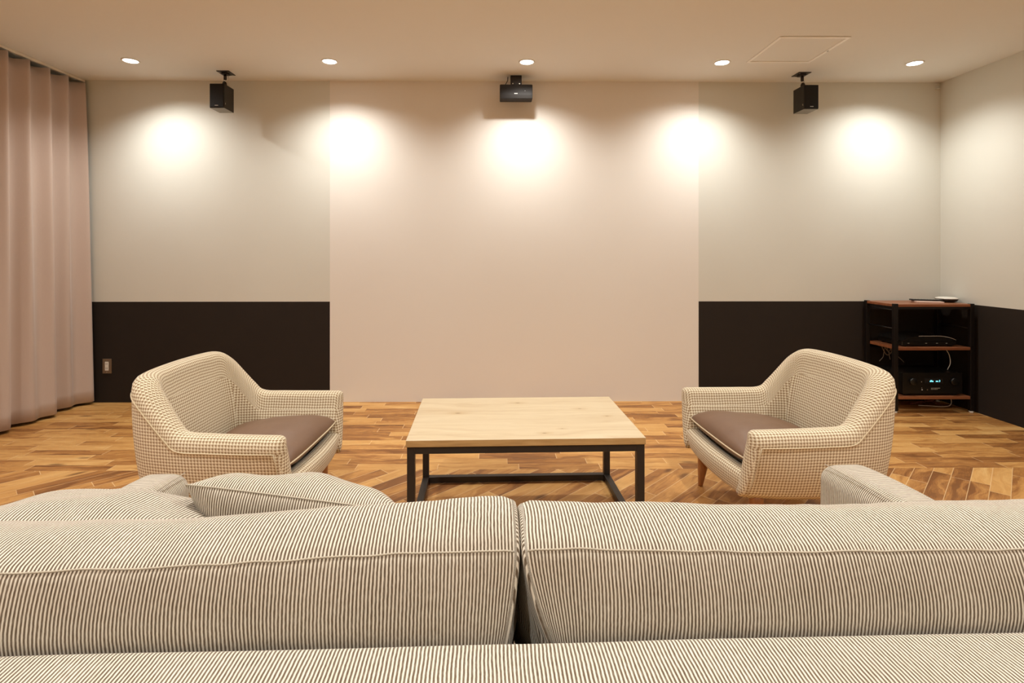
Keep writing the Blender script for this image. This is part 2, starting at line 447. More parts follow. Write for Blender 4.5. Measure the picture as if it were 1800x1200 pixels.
# ------------------------------------------------------------ wall outlet
t = thing('wall_outlet', 'bronze wall socket plate with white insert on the dark dado by the curtain', 'socket', (-3.012, BACK_Y, 0.284))
obj('plate', bx(-0.0345, 0.0345, -0.007, -0.0005, -0.057, 0.057, 0.002), M['bronze'], t)
bm = bx(-0.014, 0.014, -0.010, -0.007, -0.034, 0.034, 0.001)
ins = obj('socket_insert', bm, M['white_plastic'], t)
parts('socket_slot', [(xx, xx + 0.0022, -0.0106, -0.0099, zz - 0.006, zz + 0.006) for zz in (0.018, -0.016) for xx in (-0.006, 0.004)], M['black_plastic'], ins)
parts('screw', [(-0.003, 0.003, -0.0085, -0.0068, zz - 0.003, zz + 0.003, 0.0008) for zz in (0.046, -0.046)], M['steel'], t)

# ------------------------------------------------------------ hanging speakers
def hanging_speaker(px, py, bx0, sx, label):
    """px,py: centre of the ceiling plate; box hangs sideways by sx"""
    t = thing('hanging_speaker', label, 'speaker', (px, py, CEIL), 0, 'small black speakers hung from the ceiling')
    pl = obj('mounting_plate', bx(-0.047, 0.047, -0.052, 0.052, -0.005, -0.0005, 0.0015), M['black_metal'], t)
    parts('screw', [(a - .0035, a + .0035, b - .0035, b + .0035, -.0075, -.005, .001) for a, b in ((-.032, -.036), (.032, -.036), (-.032, .036), (.032, .036))], M['steel'], pl)
    bm = bmesh.new(); cx = bx0
    box(bm, -0.022, 0.022, -0.03, 0.022, -0.018, -0.005, 0.003)
    tube(bm, [(0, -0.012, -0.015), (0, -0.012, -0.055)], 0.011, 12)
    tube(bm, [(0, -0.012, -0.050), (cx * .4, -0.012, -0.062)], 0.008, 12)
    lathe(bm, [(0.010, -0.112), (0.016, -0.108), (0.016, -0.085), (0.012, -0.074), (0.008, -0.068)], 16, (cx * .4, -0.012))
    obj('bracket', bm, M['black_metal'], t, True)
    bm = bmesh.new(); tube(bm, [(cx * .4 - .006, -0.012, -0.064), (cx * .4 + .006, -0.012, -0.064)], 0.0095, 12)
    tube(bm, [(cx * .4, -0.012, -0.058), (cx * .4, -0.012, -0.070)], 0.0095, 14)
    obj('ball_joint', bm, M['steel'], t, True)
    # body
    x0, x1 = cx - 0.053, cx + 0.053
    yf, yb = -0.105, 0.035
    zt, zb = -0.113, -0.290
    bm = bmesh.new(); box(bm, x0, x1, yf, yb, zb, zt, 0.002)
    for f in bm.faces:
        if f.calc_center_median().z < zb + 0.001: f.material_index = 1
    body = obj('cabinet', bm, [M['speaker_black'], M['speaker_base']], t)
    obj('grille', bx(x0 + .003, x1 - .003, yf - .008, yf - .0003, zb + .004, zt - .003, 0.003), M['grille'], t)
    bm = bmesh.new()
    for k in range(5): box(bm, cx - .012 + k * .005, cx - .012 + k * .005 + .0036, yf - .0092, yf - .0079, zb + .015, zb + .019)
    g = obj('maker_mark', bm, M['mark'], t)
    bm = bmesh.new(); s = 1 if sx > 0 else -1
    tube(bm, [(0.008, 0.014, -0.012), (0.016 , 0.012, -0.045), (0.018 , 0.02, -0.085), (0.02, 0.03, -0.112)], 0.0022, 8)
    obj('cable', bm, M['white_plastic'], t, True)
    bm = bmesh.new()
    tube(bm, [((x1 if s > 0 else x0) + s * .0005, yf + .012, zb + .028), ((x1 if s > 0 else x0) + s * .0015, yf + .012, zb + .040)], 0.0015, 6)
    obj('grille_peg', bm, M['steel'], t)
    return t
hanging_speaker(-2.004, 3.995, -0.012, 1, 'small black speaker hung from the ceiling left of the pale screen panel')
hanging_speaker(2.292, 3.988, 0.012, -1, 'small black speaker hung from the ceiling below the hatch at the right')

# ------------------------------------------------------------ sensor bar over the screen
t = thing('sensor_bar', 'small charcoal bar shaped speaker hung from the ceiling over the screen panel', 'speaker', (0.155, 4.03, CEIL))
obj('bracket', bx(-0.041, 0.043, 0.0, 0.05, -0.080, -0.0005, 0.002), M['black_metal'], t)
parts('screw', [(xx - .004, xx + .004, -.003, .001, -.068, -.060, .001) for xx in (-0.024, 0.026)], M['steel'], t)
bm = bmesh.new()
X0, X1 = -0.122, 0.122
prof = [(-0.035, -0.080), (0.07, -0.080), (0.07, -0.184), (-0.028, -0.184), (-0.035, -0.158)]
a = [bm.verts.new((X0, y, z)) for y, z in prof]; b = [bm.verts.new((X1, y, z)) for y, z in prof]
bm.faces.new(a); bm.faces.new(b[::-1])
for i in range(5):
    j = (i + 1) % 5; bm.faces.new((a[i], b[i], b[j], a[j]))
bmesh.ops.bevel(bm, geom=bm.edges[:], offset=0.003, segments=2, affect='EDGES')
obj('housing', bm, M['bar_grey'], t)
bm = bmesh.new()
for k in range(5): box(bm, -0.014 + k * .005, -0.0104 + k * .005, -0.0365, -0.0349, -0.151, -0.145)
obj('maker_mark', bm, M['mark'], t)
bm = bmesh.new(); lathe(bm, [(0.0015, 0.0), (0.0015, 0.0012)], 10)
for v in bm.verts: v.co = Vector((0.066 + v.co.x, -0.035 - v.co.z, -0.128 + v.co.y))
obj('indicator', bm, M['mark'], t)
bm = bmesh.new(); tube(bm, [(-0.06, 0.04, -0.001), (-0.062, 0.035, -0.03), (-0.078, 0.03, -0.06), (-0.08, 0.03, -0.082)], 0.003, 8)
obj('cable', bm, M['black_plastic'], t, True)

# ------------------------------------------------------------ coffee table
def coffee_table():
    t = thing('coffee_table', 'low rectangular coffee table with pale oak top on a black steel frame', 'table', (0.116, 2.426, 0), math.radians(1.6))
    W, D = 0.955, 0.612; w, d = W / 2, D / 2
    bm = bmesh.new(); box(bm, -w, w, -d, d, 0.392, 0.420, 0.0015, 1)
    for f in bm.faces:
        f.material_index = 0 if f.normal.z > 0.5 else 1
    obj('tabletop', bm, [M['oak'], M['oak_edge_shaded']], t)
    q = 0.0305; i = 0.004
    L = [(-w + i, -d + i), (w - i - q, -d + i), (-w + i, d - i - q), (w - i - q, d - i - q)]
    for x, y in L: obj('leg', bx(x, x + q, y, y + q, 0, 0.391, 0.001, 1), M['black_metal'], t)
    bm = bmesh.new()
    for y in (-d + i, d - i - q): box(bm, -w + i + q, w - i - q, y, y + q, 0.364, 0.391, 0.001, 1)
    for x in (-w + i, w - i - q): box(bm, x, x + q, -d + i + q, d - i - q, 0.364, 0.391, 0.001, 1)
    obj('top_rail', bm, M['black_metal'], t)
    bm = bmesh.new()
    y = d - i - q; box(bm, -w + i + q, w - i - q, y, y + q, 0.006, 0.034, 0.001, 1)
    for x in (-w + i, w - i - q): box(bm, x, x + q, -d + i + q, d - i - q, 0.006, 0.034, 0.001, 1)
    obj('bottom_rail', bm, M['black_metal'], t)
coffee_table()

# ------------------------------------------------------------ armchairs (local +X is the way the chair faces)
def chair_shell():
    V = Vector
    # outer top, outer bottom, inner top, inner bottom; from the front of one arm to the middle of the back
    st = [
        (V((.300, .352, .480)), V((.322, .272, .190)), V((.300, .272, .478)), V((.300, .225, .235))),
        (V((.180, .350, .480)), V((.180, .282, .182)), V((.180, .268, .478)), V((.180, .232, .235))),
        (V((.040, .344, .481)), V((.040, .286, .180)), V((.040, .260, .479)), V((.040, .236, .235))),
        (V((-.070, .338, .486)), V((-.070, .286, .180)), V((-.060, .252, .484)), V((-.060, .238, .235))),
        (V((-.125, .334, .520)), V((-.120, .284, .180)), V((-.105, .248, .516)), V((-.095, .238, .235))),
        (V((-.190, .327, .580)), V((-.170, .280, .180)), V((-.150, .243, .574)), V((-.120, .238, .235))),
        (V((-.250, .317, .636)), V((-.215, .270, .180)), V((-.190, .238, .628)), V((-.140, .236, .235))),
        (V((-.298, .292, .672)), V((-.252, .250, .180)), V((-.222, .224, .664)), V((-.152, .226, .235))),
        (V((-.325, .245, .687)), V((-.275, .210, .180)), V((-.240, .196, .680)), V((-.160, .190, .235))),
        (V((-.336, .150, .692)), V((-.284, .130, .180)), V((-.250, .130, .685)), V((-.164, .120, .235))),
        (V((-.340, .000, .694)), V((-.288, .000, .180)), V((-.254, .000, .687)), V((-.166, .000, .235))),
    ]
    st = [tuple(V((v.x + (0.025 * min(1, max(0, (-.06 - v.x) / .2)) if k in (0, 2) else 0), v.y * 1.055, v.z - (.005 if k in (0, 2) and v.x > -.1 else 0))) for k, v in enumerate(s)) for s in st]
    mir = lambda v: V((v.x, -v.y, v.z))
    full = st + [tuple(mir(v) for v in s) for s in st[-2::-1]]
    n = len(full) - 1; NS = 96
    rings = []
    def ring(t):
        OT, OB, IT, IB = [crom([s[k] for s in full], t) for k in range(4)]
        r = (OT - IT).length / 2
        OT2 = OT - V((0, 0, r)); IT2 = IT - V((0, 0, r))
        c = (OT2 + IT2) / 2; e = (OT2 - IT2) / 2; top = (OT.z + IT.z) / 2 - c.z
        outw = V((e.x, e.y, 0)).normalized()
        pts = []
        No = 12
        for k in range(No + 1):
            fl = 1 - 0.016 / (OT2 - OB).length
            f = fl * k / 10 if k <= 10 else fl + (1 - fl) * (k - 10) / 2
            p = OB.lerp(OT2, f)
            p = p + outw * (0.012 * math.sin(PI * f))
            if f < 0.13: p = p - outw * (0.022 * (1 - f / 0.13) ** 2)
            pts.append(p)
        for k in range(1, 8):
            a = PI * k / 8; ca = math.cos(a); sa = math.sin(a)
            ca = math.copysign(abs(ca) ** 0.8, ca); sa = abs(sa) ** 0.8
            pts.append(c + e * ca + V((0, 0, top)) * sa)
        for k in range(No + 1):
            f = k / No; p = IT2.lerp(IB, f) - outw * (0.010 * math.sin(PI * f))
            pts.append(p)
        return pts
    for i in range(NS + 1): rings.append(ring(n * i / NS))
    def capof(R, s):
        out = []; m = len(R)
        for a in (12, 30, 50, 70, 84):
            th = math.radians(a)
            row = []
            for i in range(m):
                mid = (R[i] + R[m - 1 - i]) / 2
                zc = mid.z
                p = mid + (R[i] - mid) * math.cos(th)
                p.x += 0.030 * math.sin(th)
                if zc > 0.44: p.z -= (zc - 0.44) * 0.45 * (1 - math.cos(th))
                row.append(p)
            out.append(row)
        return out
    rings = capof(rings[0], 1)[::-1] + rings + capof(rings[-1], 1)
    m = len(rings[0]); N = len(rings)
    # uv: arc length along each row measured from the back centre; v along the section
    mid = N // 2
    U = [[0] * m for _ in range(N)]; VV = [[0] * m for _ in range(N)]
    for j in range(m):
        for i in range(mid + 1, N): U[i][j] = U[i - 1][j] + (rings[i][j] - rings[i - 1][j]).length
        for i in range(mid - 1, -1, -1): U[i][j] = U[i + 1][j] - (rings[i][j] - rings[i + 1][j]).length
    # v from the height of the mid section arc length, shared so the weave lines stay level
    for i in range(N):
        VV[i][15] = rings[i][15].z
        for j in range(16, m): VV[i][j] = VV[i][j - 1] + (rings[i][j] - rings[i][j - 1]).length
        for j in range(14, -1, -1): VV[i][j] = VV[i][j + 1] - (rings[i][j] - rings[i][j + 1]).length
    me = bpy.data.meshes.new('shell')
    vs = [tuple(p) for R in rings for p in R]; fs = []
    for i in range(N - 1):
        for j in range(m - 1): fs.append((i * m + j, i * m + j + 1, (i + 1) * m + j + 1, (i + 1) * m + j))
        fs.append((i * m + m - 1, i * m, (i + 1) * m, (i + 1) * m + m - 1))
    fs.append(tuple(range(m))[::-1]); fs.append(tuple((N - 1) * m + j for j in range(m)))
    me.from_pydata(vs, [], fs)
    uvl = me.uv_layers.new(name='UVMap')
    # side and back panels carry the weave square to the chair; the rolled top band carries it along the edge
    for p in me.polygons:
        js = [me.loops[li].vertex_index % m for li in p.loop_indices]
        nn = p.normal
        band = min(js) >= 10 and max(js) <= 22 and len(js) == 4
        for li in p.loop_indices:
            vi = me.loops[li].vertex_index; i, j = divmod(vi, m); c = me.vertices[vi].co
            if band: uvl.data[li].uv = (U[i][15], VV[i][j])
            elif abs(nn.z) > 0.8: uvl.data[li].uv = (c.x, c.y)
            elif abs(nn.x) > abs(nn.y): uvl.data[li].uv = (c.y, c.z * 1.04)
            else: uvl.data[li].uv = (c.x, c.z * 1.03)
    bm = bmesh.new(); bm.from_mesh(me); bmesh.ops.recalc_face_normals(bm, faces=bm.faces); bm.to_mesh(me); bm.free()
    return me, rings
shell_me, shell_rings = chair_shell()

def chair_piping():
    bm = bmesh.new(); pts = []
    N = len(shell_rings)
    for i in range(5, N - 5):
        R = shell_rings[i]; p = R[10]
        out = (R[12] - R[18]); out.z = 0; out.normalize()
        pts.append(p + out * 0.0015)
    tube(bm, pts, 0.0025, 6)
    # seams down the front edge of both arms
    for i in (5, N - 6):
        R = shell_rings[i]
        q = []
        for k in range(1, 10):
            out = (R[12] - R[18]); out.z = 0; out.normalize()
            q.append(R[k] + out * 0.0015)
        q.append(pts[0] if i == 5 else pts[-1])
        tube(bm, q, 0.0020, 6)
    return bm
def uv_box(me):
    uvl = me.uv_layers.new(name='UVMap') if not me.uv_layers else me.uv_layers[0]
    for p in me.polygons:
        n = p.normal; a = max(range(3), key=lambda k: abs(n[k]))
        for li in p.loop_indices:
            c = me.vertices[me.loops[li].vertex_index].co
            uvl.data[li].uv = (c.y, c.z) if a == 0 else ((c.x, c.z) if a == 1 else (c.y, c.x))
def front_rail():
    """front lip: rounded bar between the arms, uv runs along it"""
    me = bpy.data.meshes.new('front_rail')
    prof = [(.250, .182), (.285, .180), (.305, .186), (.316, .200), (.325, .235), (.328, .268), (.322, .284), (.308, .292), (.285, .292), (.262, .286), (.252, .270), (.250, .22)]
    Y = [-.276 + .552 * k / 40 for k in range(41)]
    vs = []; uvs = []; fs = []; m = len(prof)
    arc = [0]
    for k in range(1, m): arc.append(arc[-1] + math.dist(prof[k], prof[k - 1]))
    for y in Y:
        for (x, z), s in zip(prof, arc):
            yy = y * (0.94 + 0.10 * (z - .18) / .11)
            vs.append((x + 0.026 - 0.022 * (abs(y) / .276) ** 2, yy, z)); uvs.append((y, s))
    for i in range(40):
        for j in range(m - 1): fs.append((i * m + j, i * m + j + 1, (i + 1) * m + j + 1, (i + 1) * m + j))
        fs.append((i * m + m - 1, i * m, (i + 1) * m, (i + 1) * m + m - 1))
    fs.append(tuple(range(m))[::-1]); fs.append(tuple(40 * m + j for j in range(m)))
    me.from_pydata(vs, [], fs)
    uvl = me.uv_layers.new(name='UVMap')
    for l in me.loops: uvl.data[l.index].uv = uvs[l.vertex_index]
    bm = bmesh.new(); bm.from_mesh(me); bmesh.ops.recalc_face_normals(bm, faces=bm.faces); bm.to_mesh(me); bm.free()
    return me

def puffy(w, d, h, crown, nx=28, ny=24, nz=6, rnd=5.0, seedv=0.0, wrinkle=0.0, edge=0.5):
    """cushion centred on the origin: super-ellipse plan, crowned top and bottom, side at half width w,d; returns bmesh with a uv in metres"""
    bm = bmesh.new(); uvl = bm.loops.layers.uv.new('UVMap')
    N = nx; rows = []
    for sgn in (1, -1):
        grid = []
        for i in range(nx + 1):
            col = []
            for j in range(ny + 1):
                a = -1 + 2 * i / nx; b = -1 + 2 * j / ny
                a2 = math.copysign(1 - (1 - abs(a)) ** 1.35, a); b2 = math.copysign(1 - (1 - abs(b)) ** 1.35, b)
                # pull corners in slightly
                x = w * a2 * (1 - 0.035 * b2 ** 4 * (1)); y = d * b2 * (1 - 0.035 * a2 ** 4)
                e = max(0.0, (1 - abs(a2) ** rnd)) ** edge * max(0.0, (1 - abs(b2) ** rnd)) ** edge
                z = sgn * (h / 2 * e + crown * (1 - a2 * a2) * (1 - b2 * b2))
                if wrinkle: z += wrinkle * e * noise.noise(Vector((x * 9 + seedv, y * 9, sgn * 2.0)))
                col.append((x, y, z))
            grid.append(col)
        rows.append(grid)
    V = {}
    def vert(s, i, j):
        if i in (0, nx) or j in (0, ny): k = (0, i, j)
        else: k = (s, i, j)
        if k not in V: V[k] = bm.verts.new(rows[s][i][j])
        return V[k]
    for s in (0, 1):
        for i in range(nx):
            for j in range(ny):
                q = [vert(s, i, j), vert(s, i + 1, j), vert(s, i + 1, j + 1), vert(s, i, j + 1)]
                if s: q = q[::-1]
                f = bm.faces.new(q)
                for l in f.loops: l[uvl].uv = (l.vert.co.x, l.vert.co.y + (0.31 if s else 0))
    return bm
def rim(w, d, n=40):
    pts = []
    for a in range(n):
        t = 4 * a / n; s = int(t); f = -1 + 2 * (t - s)
        x, y = [(f, -1), (1, f), (-f, 1), (-1, -f)][s]
        x2 = math.copysign(1 - (1 - abs(x)) ** 1.35, x); y2 = math.copysign(1 - (1 - abs(y)) ** 1.35, y)
        pts.append((w * x2 * (1 - 0.035 * y2 ** 4), d * y2 * (1 - 0.035 * x2 ** 4), 0))
    return pts

rail_me = front_rail()
def armchair(loc, rz, label):
    t = thing('armchair', label, 'armchair', (*loc, 0), rz, 'houndstooth armchairs either side of the coffee table')
    sh = link('shell', shell_me, None, t, True)
    if not shell_me.materials: shell_me.materials.append(M['hound'])
    obj('piping', chair_piping(), M['piping'], sh, True)
    fr = link('front_rail', rail_me, None, t, True)
    if not rail_me.materials: rail_me.materials.append(M['hound'])
    bm = bmesh.new()
    box(bm, -.215, .285, -.245, .245, .195, .240, .01)
    dk = obj('seat_deck', bm, M['hound'], t); uv_box(dk.data)
    bm = puffy(.233, .270, .085, .030, rnd=7, wrinkle=0.006, seedv=loc[0])
    for v in bm.verts:
        # front droops a little, whole cushion slopes down to the back
        v.co += Vector((0.090, 0, 0.331 + 0.10 * v.co.x - 0.012 * max(0, v.co.x / .233) ** 4))
    cs = obj('seat_cushion', bm, M['leather'], t, True)
    bm = bmesh.new()
    tube(bm, [(x + .090, y, .331 + .10 * x - 0.012 * max(0, x / .233) ** 4) for x, y, z in rim(.2345, .2715, 60)], 0.0032, 6, closed=True)
    w_ = obj('welt', bm, M['piping'], cs, True)
    for x, y in ((.255, .240), (.255, -.240), (-.205, .235), (-.205, -.235)):
        bm = bmesh.new()
        ex = 0.005 if x > 0 else -0.03; ey = 0.035 * (1 if y > 0 else -1)
        pts = [(x, y, .200), (x + ex * .15, y + ey * .15, .165), (x + ex * .5, y + ey * .5, .09), (x + ex * .92, y + ey * .92, .012), (x + ex, y + ey, 0.0)]
        tube(bm, pts, [.027, .028, .022, .0125, .011], 16)
        obj('leg', bm, M['leg_wood'], t, True)
    return t
armchair((-1.100, 2.345), math.radians(-2.3), 'cream and brown houndstooth armchair near the curtain, left of the coffee table')
armchair((1.292, 2.392), math.radians(180 + 2.3), 'cream and brown houndstooth armchair in front of the rack, right of the coffee table')

# ------------------------------------------------------------ sofa
SOFA_R = math.radians(1.4)
sofa = thing('sofa', 'wide beige and brown striped two seat sofa seen from behind', 'sofa', (0.052, 1.0, 0), SOFA_R)
def uv_fabric(me, along='x'):
    """stripes run up the sofa: u is the sideways coordinate, or depth on the end faces"""
    uvl = me.uv_layers.new(name='UVMap') if not me.uv_layers else me.uv_layers[0]
    for p in me.polygons:
        n = p.normal
        if along == 'x': k = 'side' if abs(n.x) > 0.75 else 'x'
        else: k = 'y'
        for li in p.loop_indices:
            c = me.vertices[me.loops[li].vertex_index].co
            if k == 'x': uvl.data[li].uv = (c.x, c.z + c.y)
            elif k == 'side': uvl.data[li].uv = (c.y, c.z)
            else: uvl.data[li].uv = (c.y, c.z + c.x)
def softbox(x0, x1, y0, y1, z0, z1, r, cuts, amp=0.0, bulge=(0, 0, 0), seedv=0.0, seg=4):
    bm = bmesh.new(); box(bm, x0, x1, y0, y1, z0, z1, r, seg)
    for ax, n_ in cuts:
        lo = (x0, y0, z0)[ax]; hi = (x1, y1, z1)[ax]
        for k in range(1, n_):
            pl = [0, 0, 0]; pl[ax] = lo + (hi - lo) * k / n_; no = [0, 0, 0]; no[ax] = 1
            bmesh.ops.bisect_plane(bm, geom=bm.verts[:] + bm.edges[:] + bm.faces[:], plane_co=pl, plane_no=no)
    cx, cy, cz = (x0 + x1) / 2, (y0 + y1) / 2, (z0 + z1) / 2
    for v in bm.verts:
        a = (v.co.x - cx) / ((x1 - x0) / 2); b = (v.co.y - cy) / ((y1 - y0) / 2); c = (v.co.z - cz) / ((z1 - z0) / 2)
        g = lambda t: 1 - min(1, abs(t)) ** 2.5
        v.co.x += bulge[0] * a * g(b) * g(c); v.co.y += bulge[1] * b * g(a) * g(c); v.co.z += bulge[2] * c * g(a) * g(b)
        if amp: v.co += amp * noise.noise_vector(v.co * 5.0 + Vector((seedv, 0, 0)))
    return bm
# local y: 0 is world 1.0 ; contact line of the back cushions with the frame at local y -0.262
FT = 0.6275
bm = softbox(-.915, .915, -.405, -.265, .075, FT, 0.020, ((0, 30), (2, 6)), 0.002, (0, .006, .001))
o = obj('back_frame', bm, M['stripe'], sofa, True); uv_fabric(o.data)
bm = softbox(-.80, .80, -.06, .375, .09, .27, 0.02, ((0, 16), (1, 6)), 0.002)
o = obj('seat_base', bm, M['stripe'], sofa, True); uv_fabric(o.data)
for sx in (1, -1):
    x0, x1 = (.794, .922) if sx > 0 else (-.925, -.802)
    bm = softbox(x0, x1, -.045, .375, .085, .619, 0.036, ((1, 14), (2, 8)), 0.002, (.006, .012, .010), seg=6)
    for v in bm.verts:
        k = (v.co.y - .1) / .275
        if k > 0 and v.co.z > .45: v.co.z -= 0.012 * k * k
    o = obj('arm', bm, M['stripe'], sofa, True); uv_fabric(o.data, 'y')
    xi = .805 if sx > 0 else -.812
    bm = bmesh.new(); tube(bm, [(xi, -.035 + .385 * k / 16, .622 - 0.012 * max(0, (-.135 + .385 * k / 16) / .275) ** 2) for k in range(17)], 0.0012, 6)
    obj('seam', bm, M['seam'], o, True)
bm = softbox(-.915, .915, -.262, -.05, .09, .434, 0.015, ((0, 16), (1, 6)), 0.002)
o = obj('back_support', bm, M['stripe'], sofa, True); uv_fabric(o.data)
for sx in (1, -1):
    x0, x1 = (.004, .796) if sx > 0 else (-.796, -.004)
    bm = softbox(x0, x1, -.045, .390, .275, .425, 0.03, ((0, 16), (1, 12)), 0.004, (0, .015, .022), seedv=sx)
    o = obj('seat_cushion', bm, M['stripe'], sofa, True); uv_fabric(o.data)
for x, y in ((.84, .33), (-.84, .33), (.84, -.35), (-.84, -.35)):
    bm = bmesh.new(); tube(bm, [(x, y, .095), (x, y, 0)], [.024, .017], 14)
    obj('leg', bm, M['leg_wood'], sofa, True)

def back_cushion(x0, x1, ztop, seam_h, ybot, yseam, ydepth, seedv, label=None):
    """boxed cushion leaning back over the frame. ztop(f), seam_h(f), yseam(f), ydepth(f) for f 0..1 along the width"""
    nx = 72
    # section (y,z) runs: front bottom -> back bottom -> back face -> seam -> top panel -> front seam -> front face
    me = bpy.data.meshes.new('back_cushion'); vs = []; uvs = []; fs = []
    ringn = None; seam_pts = []; seam2 = []
    for i in range(nx + 1):
        f = i / nx
        # cosine spacing near the ends for a rounded end
        a = -1 + 2 * f
        endf = 1 - max(0, (abs(a) - 0.955) / 0.045) ** 2.2
        endf = max(0.0, endf)
        e = math.sqrt(endf) if endf > 0 else 0
        X = x0 + (x1 - x0) * f
        zb = .438; zf = FT - .05; zs = seam_h(f); zt = ztop(f); ys = yseam(f); yb = ybot; yt = ydepth(f)
        sec = []
        nb = 40
        puff = (1 - abs(a) ** 6)
        for k in range(nb + 1):   # back face, bottom to seam; bulging towards the camera above the frame
            s = k / nb
            z = zb + (zs - zb) * s
            y = yb + (ys - yb) * s ** 1.4
            fr = max(0, (z - zf) / (zs - zf))
            y -= 0.017 * math.sin(PI * min(1, fr)) * (0.4 + 0.6 * puff) if fr > 0 else 0
            sec.append((y, z))
        seam_i = len(sec) - 1
        nt = 18
        for k in range(1, nt + 1):   # top panel, seam to far seam
            s = k / nt
            y = ys + (yt - ys) * s
            z = zs + (zt - zs) * math.sin(PI * s) ** 0.75 * (1) + (0.010 - 0.0 * s) * s
            z -= 0.03 * s ** 5
            sec.append((y, z))
        for k in range(1, 11):   # front face going down
            s = k / 10
            sec.append((yt + 0.03 * math.sin(PI * s) * 1.0 + 0.06 * s, sec[seam_i + nt][1] + (zb - sec[seam_i + nt][1]) * s))
        cy = sum(p[0] for p in sec) / len(sec); cz = sum(p[1] for p in sec) / len(sec)
        arc = 0; last = None
        if ringn is None: ringn = len(sec)
        xe = X
        for j, (y, z) in enumerate(sec):
            sc = 0.955 + 0.045 * e
            y2 = cy + (y - cy) * sc; z2 = cz + (z - cz) * (0.972 + 0.028 * e)
            wr = 0.0025 * noise.noise(Vector((X * 7 + seedv, y * 8, z * 8))) + 0.0015 * noise.noise(Vector((X * 26 + seedv, y * 10, z * 10)))
            # radial creases running off the seam, strongest on the top panel
            cr = 0.0012 * math.sin(X * 55 + 4 * noise.noise(Vector((X * 3, 5, seedv)))) * math.exp(-abs(j - seam_i - 3) / 4.0)
            pv = Vector((xe, y2, z2 + wr + cr))
            # the end face of the cushion narrows towards the bottom
            tb = min(1.5, max(0, (zs - z) / (zs - FT)))
            tb = tb ** 1.4 * max(0, min(1, 1 - (y2 + .225) / .07)) ** 1.3
            pv.x = xe + (-a) * (0.026 if x0 > -.1 else 0.013) * tb * abs(a) ** 10
            if abs(j - seam_i) == 0: pv.y += 0.002; pv.z -= 0.0015
            if last is not None: arc += math.dist((y, z), last)
            last = (y, z)
            vs.append(pv); uvs.append((X, arc))
        seam_pts.append(vs[-ringn + seam_i].copy())
        seam2.append(vs[-ringn + seam_i + nt].copy())
    m = ringn
    for i in range(nx):
        for j in range(m - 1): fs.append((i * m + j, i * m + j + 1, (i + 1) * m + j + 1, (i + 1) * m + j))
        fs.append((i * m + m - 1, i * m, (i + 1) * m, (i + 1) * m + m - 1))
    # end faces: two shrinking rings bulging outwards
    def end(i0, sgn):
        base = [vs[i0 * m + j] for j in range(m)]
        c = sum(base, Vector()) / m
        prev = [i0 * m + j for j in range(m)]
        for q, (sc, off) in enumerate(((0.99, .004), (0.97, .007), (0.92, .009), (0.7, .010), (0.3, .010))):
            cur = []
            for j in range(m):
                p = c + (base[j] - c) * sc
                f_ = 0.0 if sgn < 0 else 1.0; zs_ = seam_h(f_)
                p.x = (x0 if sgn < 0 else x1) - sgn * (0.026 if x0 > -.1 else 0.013) * min(1.5, max(0, (zs_ - p.z) / (zs_ - FT))) ** 1.4 * max(0, min(1, 1 - (p.y + .225) / .07)) ** 1.3 + sgn * off
                cur.append(len(vs)); vs.append(p); uvs.append((p.y + 0.0, p.z))
            for j in range(m):
                k = (j + 1) % m; fs.append((prev[j], prev[k], cur[k], cur[j]))
            prev = cur
        fs.append(tuple(prev))
    end(0, -1); end(nx, 1)
    me.from_pydata([tuple(v) for v in vs], [], fs)
    uvl = me.uv_layers.new(name='UVMap')
    for l in me.loops: uvl.data[l.index].uv = uvs[l.vertex_index]
    # end faces take stripes along depth
    for p in me.polygons:
        if abs(p.normal.x) > 0.8:
            for li in p.loop_indices:
                c = me.vertices[me.loops[li].vertex_index].co; uvl.data[li].uv = (c.y, c.z)
    bm = bmesh.new(); bm.from_mesh(me); bmesh.ops.recalc_face_normals(bm, faces=bm.faces); bm.to_mesh(me); bm.free()
    o = link('back_cushion', me, M['stripe'], sofa, True)
    me2 = bpy.data.meshes.new('seam')
    bm = bmesh.new()
    tube(bm, [p + Vector((0, -0.0005, 0.0008)) for p in seam_pts], 0.0013, 6)
    s2 = bmesh.new(); tube(s2, seam2, 0.0013, 6); obj('seam', s2, M['seam'], o, True)
    s = obj('seam', bm, M['seam'], o, True)
    u2 = s.data.uv_layers.new(name='UVMap')
    for l in s.data.loops:
        c = s.data.vertices[l.vertex_index].co; u2.data[l.index].uv = (c.x, c.z)
    return o
# left cushion, slumped towards the arm
back_cushion(-.915, -.030,
             lambda f: interp(f, [0, .35, .7, 1], [.730, .730, .747, .760]),
             lambda f: interp(f, [0, .35, .75, 1], [.718, .718, .724, .725]),
             -.252, lambda f: interp(f, [0, .4, 1], [-.256, -.242, -.226]),
             lambda f: interp(f, [0, .5, 1], [-.080, -.080, -.075]), 1.3)
back_cushion(-.011, .915,
             lambda f: interp(f, [0, .15, .45, 1], [.751, .746, .735, .739]),
             lambda f: interp(f, [0, .5, 1], [.728, .720, .722]),
             -.252, lambda f: interp(f, [0, .5, 1], [-.230, -.236, -.246]),
             lambda f: interp(f, [0, .5, 1], [-.075, -.075, -.070]), 8.7)

